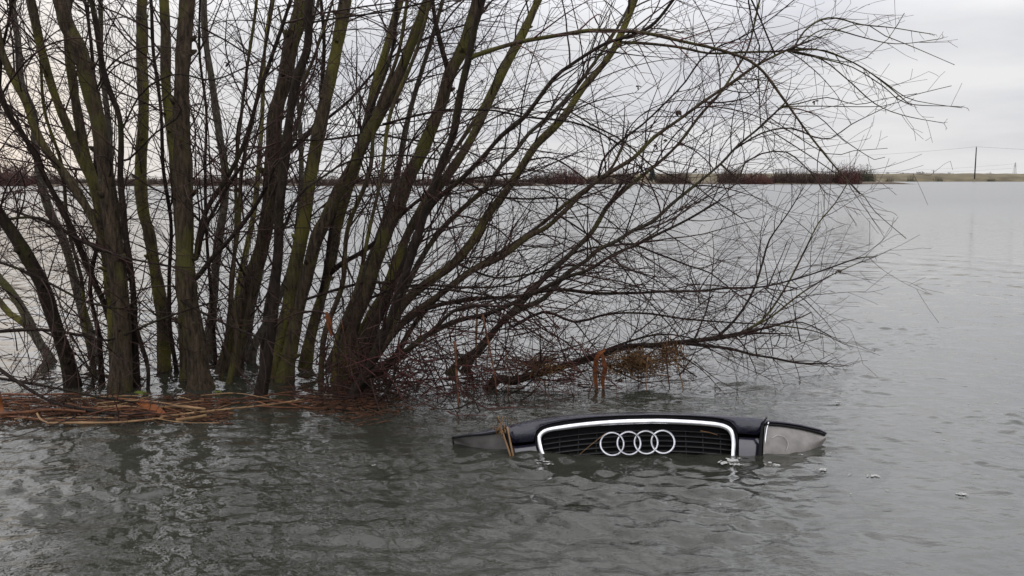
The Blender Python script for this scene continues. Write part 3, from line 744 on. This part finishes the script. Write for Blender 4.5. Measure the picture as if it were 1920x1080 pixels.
# low tangle of dead red twigs at the foot
def tangle(key, box, count, ln, mat, seed, doff=(-.2, .3), droop=-.2):
    rng = random.Random(seed); c = MB(); x0, y0, x1, y1 = box
    for k in range(count):
        px, py = rng.uniform(x0, x1), rng.uniform(y0, y1)
        p = at(px, py, DEP[key] + rng.uniform(*doff))
        if p.z < 0.0: p.z = 0.005
        a = rng.uniform(0, 6.28)
        d = Vector((math.cos(a), rng.gauss(0, .4), math.sin(a) * .7 + .1)).normalized()
        grow(c, p, d, rng.uniform(*ln), rng.uniform(.0018, .0042), 1, rng, Vector((0, 0, .2)), droop)
    (TWR if mat == 'redtwig' else TW).setdefault(S[key].name, []).append(c)
tangle('yc', (590, 600, 790, 770), 70, (.15, .5), 'twig', 1)
tangle('yc', (590, 640, 790, 815), 65, (.10, .40), 'redtwig', 2)
tangle('yc', (640, 640, 910, 775), 80, (.15, .5), 'twig', 21, (-.35, .2), -1.2)
tangle('yc', (640, 650, 910, 775), 55, (.12, .4), 'redtwig', 22, (-.35, .2), -1.2)
tangle('yb', (760, 600, 1120, 725), 150, (.12, .45), 'redtwig', 3)
tangle('yb', (760, 600, 1330, 720), 80, (.12, .45), 'twig', 4)
tangle('yb', (1300, 540, 1540, 685), 60, (.1, .35), 'twig', 5)
tangle('g', (0, 540, 230, 745), 100, (.12, .45), 'twig', 6)
tangle('l', (230, 560, 560, 735), 100, (.12, .45), 'twig', 7)
tangle('l', (200, 520, 640, 735), 50, (.12, .45), 'redtwig', 17)
tangle('p', (430, 280, 580, 460), 45, (.15, .4), 'twig', 8)
tangle('a', (-20, 230, 150, 440), 90, (.15, .5), 'redtwig', 9)
tangle('u', (640, 300, 900, 420), 60, (.15, .4), 'redtwig', 10)
def flush(D, mat):
    for nm, lst in D.items():
        m = MB()
        for c in lst:
            o = len(m.v); m.v += c.v; m.f += [tuple(i + o for i in f) for f in c.f]
        m.build('crown', M[mat], bpy.data.objects[nm], TREE)
flush(TW, 'twig'); flush(TWR, 'redtwig')

# withered leaves still on the twigs, and moss pads at the foot
def leaf(px, py, Y, size, seed):
    r = random.Random(seed); c = at(px, py, Y); m = MB()
    for k in range(4):
        d = Vector((r.gauss(0, 1), r.gauss(0, .6), r.gauss(-.3, 1))).normalized(); s = d.orthogonal().normalized()
        u = d.cross(s) * size * .12
        rows = [[c + d * size * t + s * size * w * .5 * e + u * (e * e) for e in (-1, 0, 1)] for t, w in ((0, .1), (.25, .55), (.55, .6), (.8, .35), (1, .05))]
        m.grid(rows)
        m.grid([[p + u * .25 for p in row] for row in rows], True)
    m.build('leaf', M['leaf'], tree, TREE)
for i, (x, y, s) in enumerate(((1270, 207, .034), (1197, 162, .02), (1528, 190, .02), (1569, 508, .026), (745, 187, .03), (428, 120, .022), (1260, 415, .018), (1302, 320, .018), (770, 150, .016), (905, 152, .014),
                               (1523, 90, .018), (1232, 275, .022), (1250, 262, .02), (1281, 270, .02), (1447, 622, .016), (1453, 618, .016), (1260, 655, .02))):
    leaf(x, y, 4.75 + .05 * (i % 4), s, i)
def pad(px, py, rx, seed):
    r = random.Random(seed); c = on_water(px, py); rows = []
    for i in range(7):
        t = i / 6 * math.pi / 2
        rows.append([c + Vector((math.cos(a) * rx * math.cos(t) * (1 + .15 * math.sin(3 * a + seed)), math.sin(a) * rx * .6 * math.cos(t), rx * .45 * math.sin(t) - .004 + .003 * r.random())) for a in [2 * math.pi * k / 16 for k in range(17)]])
    m = MB(); m.grid(rows); m.build('moss_pad', M['mossball'], tree, TREE)
pad(262, 738, .035, 1); pad(30, 738, .03, 2); pad(408, 735, .02, 3)

# ------------------------------------------------------------------ floating reeds
def reed(pts, w, mat, label, group=None, name='dead_reed', cat='reed'):
    P = [Vector(p) for p in pts]; Q = spline(P, .03)
    m = MB(); n = len(Q)
    m.tube(Q, [w * (1 - .35 * i / n) * (1.25 if i % 9 == 4 else 1) for i in range(n)], 6)
    return tag(m.build(name, M[mat], org=P[0]), label, cat, group)
RG = 'dead reed stems floating against the willow'
def fw(px, py, z): return on_water(px, py, z)
SP = [
 ([(300, 782), (420, 768), (520, 757), (604, 742)], .0055, 'palereed', 'longest pale reed stem reaching right past the willow stems'),
 ([(88, 794), (140, 793), (220, 792), (306, 784)], .006, 'palereed', 'pale thick reed stem along the front edge of the floating raft'),
 ([(68, 772), (76, 786), (92, 794)], .0055, 'palereed', 'short bent pale reed stem curling at the front of the raft'),
 ([(295, 765), (330, 762), (385, 767)], .008, 'palereed', 'short bright tan reed stem right of the broad orange leaf'),
 ([(330, 788), (360, 784), (386, 779)], .008, 'palereed', 'short pale cut reed lying by the long pale stem'),
 ([(0, 776), (50, 773), (100, 768), (160, 772)], .008, 'reed', 'thick rusty reed stem at the left front of the raft'),
 ([(5, 739), (80, 740), (150, 738)], .006, 'reed', 'rusty reed stem along the back of the raft behind the low branches'),
]
for i, (p, w, mt, lab) in enumerate(SP):
    reed([fw(x, y, .012 + .003 * i) for x, y in p], w, mt, lab, RG)
rr = random.Random(21)
for i in range(72):
    px = rr.uniform(-30, 390) if i < 60 else rr.uniform(420, 590)
    py = rr.triangular(736, 793, 768) if i < 60 else rr.uniform(736, 762)
    ln = rr.uniform(.08, .40); a = rr.gauss(-.03, .34); c = fw(px, py, .004 + .02 * rr.random())
    d = Vector((math.cos(a), math.sin(a) * .9, rr.gauss(0, .02))); b = Vector((0, rr.gauss(0, .014), rr.gauss(0, .012)))
    p = [c - d * ln / 2, c + b, c + d * ln / 2]
    for q in p: q.z = max(q.z, .002)
    pale = rr.random() < .2
    reed(p, rr.uniform(.0016, .0046), 'palereed' if pale else 'reed', 'pale dead reed stem among many floating at the willow foot' if pale else 'rusty dead reed stem among many floating at the willow foot', RG)
# broad orange blade on the raft
def blade(pts, w, mat, label, name='reed_leaf', cat='leaf', group=None, nrm=Vector((0, -1, .3))):
    Q = spline([Vector(p) for p in pts], .015); n = len(Q); rows = []; m = MB()
    for i, q in enumerate(Q):
        t = (Q[min(i + 1, n - 1)] - Q[max(i - 1, 0)]).normalized(); s = t.cross(nrm).normalized(); u = s.cross(t)
        k = w * math.sin(math.pi * (0.12 + .86 * i / (n - 1))) ** .6
        rows.append([q - s * k, q - u * k * .25, q + s * k])
    m.grid(rows); m.grid([[p + nrm.normalized() * .0012 for p in r_] for r_ in rows], True)
    return tag(m.build(name, M[mat], org=Q[0]), label, cat, group)
blade([fw(258, 752, .045), fw(280, 762, .03), fw(312, 780, .012)], .022, 'orangeleaf', 'broad orange reed leaf lying across the floating raft', nrm=Vector((0, -.5, 1)))
def litter():
    m = MB(); r = random.Random(8)
    for i in range(1750):
        if i < 900: px, py = r.uniform(-40, 430), r.triangular(734, 797, 768)
        elif i < 1400: px, py = r.gauss(660, 55), r.gauss(745, 22)
        else: px, py = r.uniform(880, 1300), r.gauss(690, 18)
        c = fw(px, max(py, 600), r.uniform(0, .014)); a = r.gauss(0, .5); l = r.uniform(.015, .09)
        d = Vector((math.cos(a), math.sin(a), r.gauss(.02, .12))) * l / 2
        m.tube([c - d, c + d], [r.uniform(.001, .0032)] * 2, 3)
    tag(m.build('reed_litter', M['litter']), 'brown broken reed litter floating around the willow foot', 'litter', kind='stuff')
litter()
# hanging and standing reeds
D0 = 4.35
blade([at(1135, 655, D0), at(1120, 668, D0 - .01), at(1116, 705, D0), at(1121, 742, D0)], .012, 'orangeleaf', 'orange reed leaf hung over the low branch, left strip')
blade([at(1128, 660, D0), at(1134, 690, D0 - .01), at(1130, 715, D0), at(1133, 738, D0)], .011, 'orangeleaf', 'orange reed leaf hung over the low branch, right strip')
blade([at(612, 585, 4.2), at(616, 600, 4.2), at(622, 632, 4.2)], .012, 'orangeleaf', 'small orange reed leaf caught among the willow stems')
blade([fw(2, 738, .12), fw(2, 755, .06), fw(4, 778, .01)], .014, 'orangeleaf', 'upright rusty reed leaf at the left end of the raft')
reed([at(1250, 640, 4.4), at(1251, 690, 4.36), at(1256, 735, 4.34), at(1252, 757, 4.34)], .004, 'litter', 'dark thin stem hanging from the low branch above the grille', None, 'hanging_reed', 'reed')
reed([at(1262, 645, 4.4), at(1272, 690, 4.36), at(1281, 730, 4.34), at(1278, 752, 4.34)], .0035, 'deadgrass', 'tan thin stem hanging from the low branch, right of the dark stem', None, 'hanging_reed', 'reed')
reed([at(895, 572, 4.5), at(893, 630, 4.5), at(892, 688, 4.5)], .006, 'palereed', 'pale upright broken reed stem standing among the low twigs')
reed([at(853, 640, 4.1), at(856, 700, 4.05), at(862, 790, 4.0)], .006, 'reed', 'rusty upright reed stem in the water left of the car')
reed([at(905, 590, 4.3), at(925, 690, 4.2), at(932, 745, 4.2)], .005, 'reed', 'thin rusty reed leaning in the twigs right of the pale reed')
for i, (x, y0, y1, dx, mt, lab) in enumerate(((872, 650, 742, 4, 'reed', 'rusty reed hanging in the twigs, nearest the upright rusty reed'), (884, 700, 790, 6, 'deadgrass', 'tan grass stem dangling to the water left of the car'),
    (918, 640, 735, -5, 'reed', 'rusty bent reed hanging between the pale reed and the low branch'), (948, 660, 752, 7, 'deadgrass', 'tan dangling stem above the car headlight under water'),
    (1000, 672, 760, 3, 'litter', 'dark dangling stem at the base of the low branch'), (1215, 668, 742, -4, 'deadgrass', 'tan dangling stem below the matted grass clump'), (640, 600, 700, 8, 'reed', 'rusty reed standing among the stems by the small orange leaf'))):
    reed([at(x, y0, 4.3), at(x + dx, (y0 + y1) / 2, 4.28), at(x + dx * .4, y1, 4.25)], .0028, mt, lab, 'dead reeds hung up in the twigs', 'hanging_reed')
def grass_clump(c, sx, sz, n, label, seed, mat='deadgrass'):
    r = random.Random(seed); m = MB()
    for i in range(n):
        a = c + Vector((r.gauss(0, sx * .5), r.gauss(0, .06), r.gauss(0, sz * .35)))
        b = a + Vector((r.gauss(0, sx * .5), r.gauss(0, .03), r.gauss(0, sz * .3)))
        k = (a + b) / 2 + Vector((0, 0, r.uniform(-.01, .04))); 
        if r.random() < .25: b = a + Vector((r.gauss(0, .03), 0, -r.uniform(.5, 1.3) * sz))
        for q in (a, b, k): q.z = max(q.z, .0)
        m.tube([a, k, b], [.0018, .0020, .0009], 3)
    return tag(m.build('dead_grass_clump', M[mat], org=c), label, 'grass clump', kind='thing')
grass_clump(at(1190, 680, 4.42), .13, .07, 420, 'matted clump of dead brown grass caught under the low branch', 3)
grass_clump(at(1255, 660, 4.42), .06, .06, 110, 'small tuft of dead grass on the low branch above hanging stems', 4)
grass_clump(at(1020, 690, 4.4), .12, .05, 160, 'scrap of dead grass tangled at the base of the low branch', 5)

# ------------------------------------------------------------------ the sunken car
YG = on_water(1192, 858).y
XC = at(1192, 858, YG).x
def nose(px, py, proud=0.0):
    Y = YG
    for _ in range(12):
        p = at(px, py, Y)
        Y = YG + 0.24 * (p.x - XC) ** 2 + 0.38 * p.z - proud
    return at(px, py, Y)
CO = Vector((XC, YG, 0))
car = empty('sunken_car', CO)
tag(car, 'dark navy car sunk to its grille in the flood water', 'car')
OUT = [(1029,885),(1024,866),(1013,850),(1008,834),(1007,820),(1010,812.5),(1018,805.5),(1031,801),(1059,796),(1090,792),(1121,789),(1168,786),(1215,785),(1246,785),(1293,787),(1332,790),(1352.5,793),(1365,797.7),(1374,805.5),(1378,817),(1380,831),(1379,847),(1378,869),(1377,885)]
INN = [(1037,885),(1031,866),(1021,850),(1016.5,836),(1014.5,824),(1017,817),(1024,812.5),(1035,809),(1059,806),(1090,802),(1121,799),(1168,796.4),(1215,795),(1246,795),(1293,797),(1332,799.7),(1352,803),(1362,807),(1368,814.5),(1370.8,825),(1371.5,835),(1371,847),(1370,869),(1369,885)]
def dens(P, n):
    Q = spline([Vector((x, y, 0)) for x, y in P], 2.0)
    L_ = [0]
    for a, b in zip(Q, Q[1:]): L_.append(L_[-1] + (b - a).length)
    outp = []; j = 0
    for i in range(n):
        s = L_[-1] * i / (n - 1)
        while j < len(L_) - 2 and L_[j + 1] < s: j += 1
        t = (s - L_[j]) / max(1e-9, L_[j + 1] - L_[j])
        q = Q[j].lerp(Q[j + 1], t); outp.append((q.x, q.y))
    return outp
NP = 110
O_, I_ = dens(OUT, NP), dens(INN, NP)
prof = [(0, -.03), (0, .003), (.07, .009), (.5, .0105), (.93, .009), (1, .003), (1, -.03)]
rows = [[nose(O_[i][0] * (1 - u) + I_[i][0] * u, O_[i][1] * (1 - u) + I_[i][1] * u, pr) for i in range(NP)] for u, pr in prof]
grille = empty('grille', CO); grille.parent = car; grille.location = (0, 0, 0)
m = MB(); m.grid(rows, True); m.build('surround', M['chrome'], grille, CO)
# black band standing in for the shadow seam between surround and bonnet
GAP = [(1026,885),(1020,866),(1009,850),(1004,834),(1003,820),(1006,809),(1014,801),(1029,795.5),(1059,789.5),(1090,785.5),(1121,782.5),(1168,780),(1215,779),(1246,779),(1293,780.5),(1332,783),(1353,786),(1369,791),(1379,801),(1383,815),(1384.5,831),(1383,847),(1382,869),(1380,885)]
G_ = dens(GAP, NP)
rows = [[nose(G_[i][0] * (1 - u) + O_[i][0] * u, G_[i][1] * (1 - u) + O_[i][1] * u, pr) for i in range(NP)] for u, pr in ((0, -.05), (0, -.010), (1.0, -.014), (1.0, -.05))]
m = MB(); m.grid(rows, True); m.build('seal_or_gap_shade', M['blackmatt'], grille, CO)
# recessed backing with slats
cx_, cy_ = 1192, 850
rows = [[nose(cx_ + (x - cx_) * k, cy_ + (y - cy_) * k, -.045 - .01 * (1 - k)) for x, y in I_] for k in (1.03, .6, .2, .0)]
m = MB(); m.grid(rows, True); m.build('backing', M['blackmatt'], grille, CO)
def inner_span(y):
    xs = []
    for (x0, y0), (x1, y1) in zip(I_, I_[1:]):
        if (y0 - y) * (y1 - y) <= 0 and abs(y1 - y0) > 1e-6: xs.append(x0 + (x1 - x0) * (y - y0) / (y1 - y0))
    return (min(xs), max(xs)) if len(xs) >= 2 else (None, None)
for k in range(9):
    yc = 807.5 + 9.6 * k
    pts = []
    for i in range(41):
        x = 1010 + (1372 - 1010) * i / 40
        y = yc + 14 * ((x - 1225) / 190) ** 2 - (4 if x < 1225 else 0) * 0
        a, b = inner_span(y)
        if a is None or not (a - 2 < x < b + 2): continue
        pts.append(nose(x, y, -.022))
    if len(pts) > 3:
        m = MB()
        rows = [[p + Vector((0, dy, dz)) for p in pts] for dy, dz in ((.016, .0017), (0, .0017), (-.002, .0008), (-.002, -.0008), (0, -.0017), (.016, -.0017))]
        m.grid(rows); m.build('slat', M['slat'], grille, CO)
for x in (1050, 1085, 1119, 1285, 1317, 1350):
    y0 = 806 + (6 if x < 1060 or x > 1340 else 0)
    pts = [nose(x + (3 if x > 1192 else -2) * t, y0 + t * 80, -.030) for t in (0, .33, .66, 1)]
    m = MB(); m.tube(pts, [.0018] * 4, 4); m.build('rib', M['slat'], grille, CO)
# four interlinked rings
for k, (rx, ry) in enumerate(((1147.5, 832.5), (1179, 831.0), (1211, 829.5), (1242.5, 828.6))):
    c = nose(rx, ry, .012); rad = 21.7 / FPX * ((c - EYE).dot(FW))
    ex = (nose(rx + 5, ry - .16, .012) - nose(rx - 5, ry + .16, .012)).normalized()
    ez = (nose(rx, ry - 5, .012) - nose(rx, ry + 5, .012)).normalized(); ez = (ez - ex * ez.dot(ex)).normalized(); en = ex.cross(ez)
    sec = [(-.0029, .007), (-.0029, -.001), (-.0020, -.0035), (.0020, -.0035), (.0029, -.001), (.0029, .007)]
    rows = []
    for dr, dn in sec:
        rows.append([c + (ex * math.cos(a) + ez * math.sin(a) * .965) * (rad + dr) + en * (dn - .0006 * (k % 2)) for a in [2 * math.pi * j / 56 for j in range(57)]])
    m = MB(); m.grid(rows); m.build('ring', M['chrome'], grille, CO)
# black sheet added behind the panel gaps so they read as shade
rows = [[nose(x, y, -.07) for x in range(958, 1441, 22)] for y in range(836, 960, 14)]
m = MB(); m.grid(rows, True); m.build('gap_shade_sheet', M['blackmatt'], car, CO)
# bonnet and wing tops
EDGE = [(852,820.5),(860,818.5),(900,815),(930,811.5),(948,806),(958,829),(966,831),(1001,827.5),(1002.5,818),(1005,809),(1013,800.5),(1028,795),(1059,789),(1090,785),(1121,782),(1168,779.5),(1215,778.5),(1246,778.5),(1293,780),(1332,782.5),(1353,785.5),(1370,790.5),(1380,800.5),(1384,812.5),(1423,816),(1428,803),(1437,792.5),(1470,795),(1502,800),(1538,808.5),(1550,815)]
CREST = [(852,819.5),(860,817),(900,811),(948,801),(1003,790),(1059,782.5),(1121,779),(1215,776.5),(1293,777.5),(1350,780),(1384,782),(1423,784.5),(1437,787),(1470,790),(1502,795),(1538,804),(1550,810)]
E2 = []
for (a, b) in zip(EDGE, EDGE[1:]):
    n = max(1, int(abs(b[0] - a[0]) / 9))
    for k in range(n): E2.append((a[0] + (b[0] - a[0]) * k / n, a[1] + (b[1] - a[1]) * k / n))
E2.append(EDGE[-1])
def crest(x): return float(np.interp(x, [c[0] for c in CREST], [c[1] for c in CREST]))
lip, r0, r1, r2 = [], [], [], []
back = [[] for _ in range(7)]
BK = ((.03, -.004), (.08, -.014), (.17, -.036), (.29, -.068), (.44, -.112), (.62, -.17), (.85, -.27))
for x, y in E2:
    yc = min(crest(x), y - 1.2)
    p = nose(x, y, 0); lip.append(p + Vector((0, .03, -.004))); r0.append(p)
    r1.append(nose(x, y * .5 + yc * .5, .004)); r2.append(nose(x, yc, -.002))
    q = nose(x, yc, -.002)
    for k, (dy, dz) in enumerate(BK):
        back[k].append(q + Vector(((x - 1192) * 0.00012 * dy / .3, dy, dz - .10 * dy * abs((x - 1192) / 350) ** 2)))
m = MB(); m.grid([lip, r0, r1, r2] + back); m.build('bonnet', M['wetpaint'], car, CO)
# front panels between grille and headlights
def panel(P0, P1, name, mat, pr=0.0):
    rows = []
    for k in range(9):
        t = k / 8
        rows.append([nose(a[0] + (b[0] - a[0]) * t, a[1] + (b[1] - a[1]) * t, pr - (.02 if k == 0 else 0)) for a, b in zip(P0, P1)])
    m = MB(); m.grid(rows, True); return m.build(name, mat, car, CO)
panel([(1386,819.5),(1398,820),(1410,820.5),(1423,821.5)], [(1384,930),(1396,930),(1408,930),(1418,930)], 'bumper_panel', M['paint'])
panel([(961,836),(975,835.5),(990,833.5),(1003,831.5)], [(985,930),(1000,930),(1015,930),(1028,930)], 'bumper_panel', M['paint'])
panel([(900,885),(1000,885),(1100,885),(1200,885),(1300,885),(1400,885),(1500,885)], [(905,1000),(1000,1000),(1100,1000),(1200,1000),(1300,1000),(1400,1000),(1495,1000)], 'bumper', M['paint'], -.02)
# headlights
def headlight(TOP, BOT, inner, arc, label, back=0.0, lm='lens'):
    h = empty('headlight', CO); h.parent = car; h.location = (0, 0, 0)
    rows = []
    for k in range(9):
        t = k / 8; bul = .012 * math.sin(math.pi * min(1, t * 1.1 + .05))
        rows.append([nose(a[0] + (b[0] - a[0]) * t, a[1] + (b[1] - a[1]) * t, bul - .004 - back * min(1, t * 2)) for a, b in zip(TOP, BOT)])
    m = MB(); m.grid(rows, True); m.build('lens', M[lm], h, CO)
    # black seal along the upper edge
    m = MB(); top = [nose(x, y - 1.2, .004) for x, y in TOP]
    m.tube(spline(top, .02), [.0042] * len(spline(top, .02)), 6); m.build('seal_or_gap_shade', M['blackmatt'], h, CO)
    m = MB(); q = [nose(x, y, .010) for x, y in inner]; q = spline(q, .01)
    m.tube(q, [.003 + .005 * min(1, i / (len(q) * .5)) for i in range(len(q))], 6); m.build('edge_strip', M['blackmatt'], h, CO)
    if arc:
        m = MB(); q = spline([nose(x, y, .0115) for x, y in arc], .01); m.tube(q, [.0011] * len(q), 5); m.build('reflector_rim', M['lensrim'], h, CO)
        side = spline([nose(x + 8, y + 2, .004) for x, y in inner[1:]], .01)
        m = MB(); m.tube(side, [.0032] * len(side), 5); m.build('trim', M['chrome'], h, CO)
    h['label'] = label
headlight([(1434,797),(1455,798),(1470.6,799.5),(1487,802),(1502,804.5),(1520,808.5),(1538,813),(1547,817)], [(1428,900),(1448,900),(1464,900),(1480,900),(1496,890),(1512,870),(1530,850),(1549,824)],
          [(1438,783),(1433,789.5),(1430,800),(1427,820),(1424.5,850),(1421,880)], [(1446,822),(1458,816),(1472,820),(1478,832),(1474,846)], 'cloudy headlight lens clear of the water')
headlight([(850,822),(868,819),(890,817),(910,815.5),(930,813),(945,809)], [(852,830),(869,848),(891,885),(920,900),(944,905),(968,905)],
          [(943,797),(948,806),(953,822),(960,850),(968,880)], None, 'headlight almost under water', .06, 'siltlens')
# reeds lodged on the headlight
reed([fw(958, 858, 0), nose(949, 830, .03), nose(938, 799, .03)], .0042, 'palereed', 'pale reed stalk leaning on the car headlight, outer of two')
reed([fw(963, 858, 0), nose(957, 830, .03), nose(951, 800, .03)], .0042, 'palereed', 'pale reed stalk leaning on the car headlight, next to the grille')
grass_clump(nose(938, 806, .03), .03, .014, 26, 'tuft of dead grass on top of the leaning reed stalks', 12)
reed([nose(1087, 852, .022), nose(1107, 835, .022), nose(1135, 813, .022)], .0014, 'palereed', 'thin pale straw lying across the grille left of the rings', None, 'straw', 'straw')
reed([nose(1313, 808, .01), nose(1330, 811, .012), nose(1346, 816, .01)], .0016, 'deadgrass', 'short brown straw caught in the upper right of the grille', None, 'straw', 'straw')

# ------------------------------------------------------------------ foam
def foam():
    r = random.Random(14); m = MB()
    def dome(c, rx, ry, h):
        rows = []
        for i in range(4):
            t = i / 3 * math.pi / 2
            rows.append([c + Vector((math.cos(a) * rx * math.cos(t), math.sin(a) * ry * math.cos(t), h * math.sin(t) - .002)) for a in [2 * math.pi * k / 10 for k in range(11)]])
        m.grid(rows)
    def patch(px, py, w, n, flat=.4):
        w *= .75
        c0 = on_water(px, py, .004); s = w / FPX * c0.y
        for i in range(n):
            c = c0 + Vector((r.gauss(0, s * .28), r.gauss(0, s * .2), 0)); q = s * r.uniform(.05, .13)
            dome(c, q * 1.3, q, q * flat)
    for px, py, w, n in ((1372, 862, 30, 40), (1380, 870, 20, 26), (1356, 866, 30, 22), (1385, 858, 12, 12), (1022, 864, 18, 20), (1029, 869, 16, 12), (962, 858, 16, 14), (1447, 870, 34, 22),
                         (1543, 878, 22, 14), (1637, 891, 26, 16), (1803, 925, 26, 18), (1770, 824, 14, 8), (1808, 723, 14, 8), (1637, 701, 12, 6), (1571, 753, 18, 7), (1681, 769, 14, 6),
                         (1820, 757, 12, 6), (1502, 851, 14, 8), (1592, 888, 12, 6), (1663, 918, 12, 6), (1596, 924, 10, 5), (1308, 948, 10, 4), (1350, 944, 10, 4), (1560, 848, 10, 5),
                         (700, 871, 12, 6), (935, 921, 12, 5), (1003, 914, 10, 4), (1640, 652, 12, 6), (1870, 755, 14, 6)):
        patch(px, py, w, n)
    tag(m.build('foam', M['foam']), 'white foam flecks drifting on the water round the car', 'foam', kind='stuff')
foam()
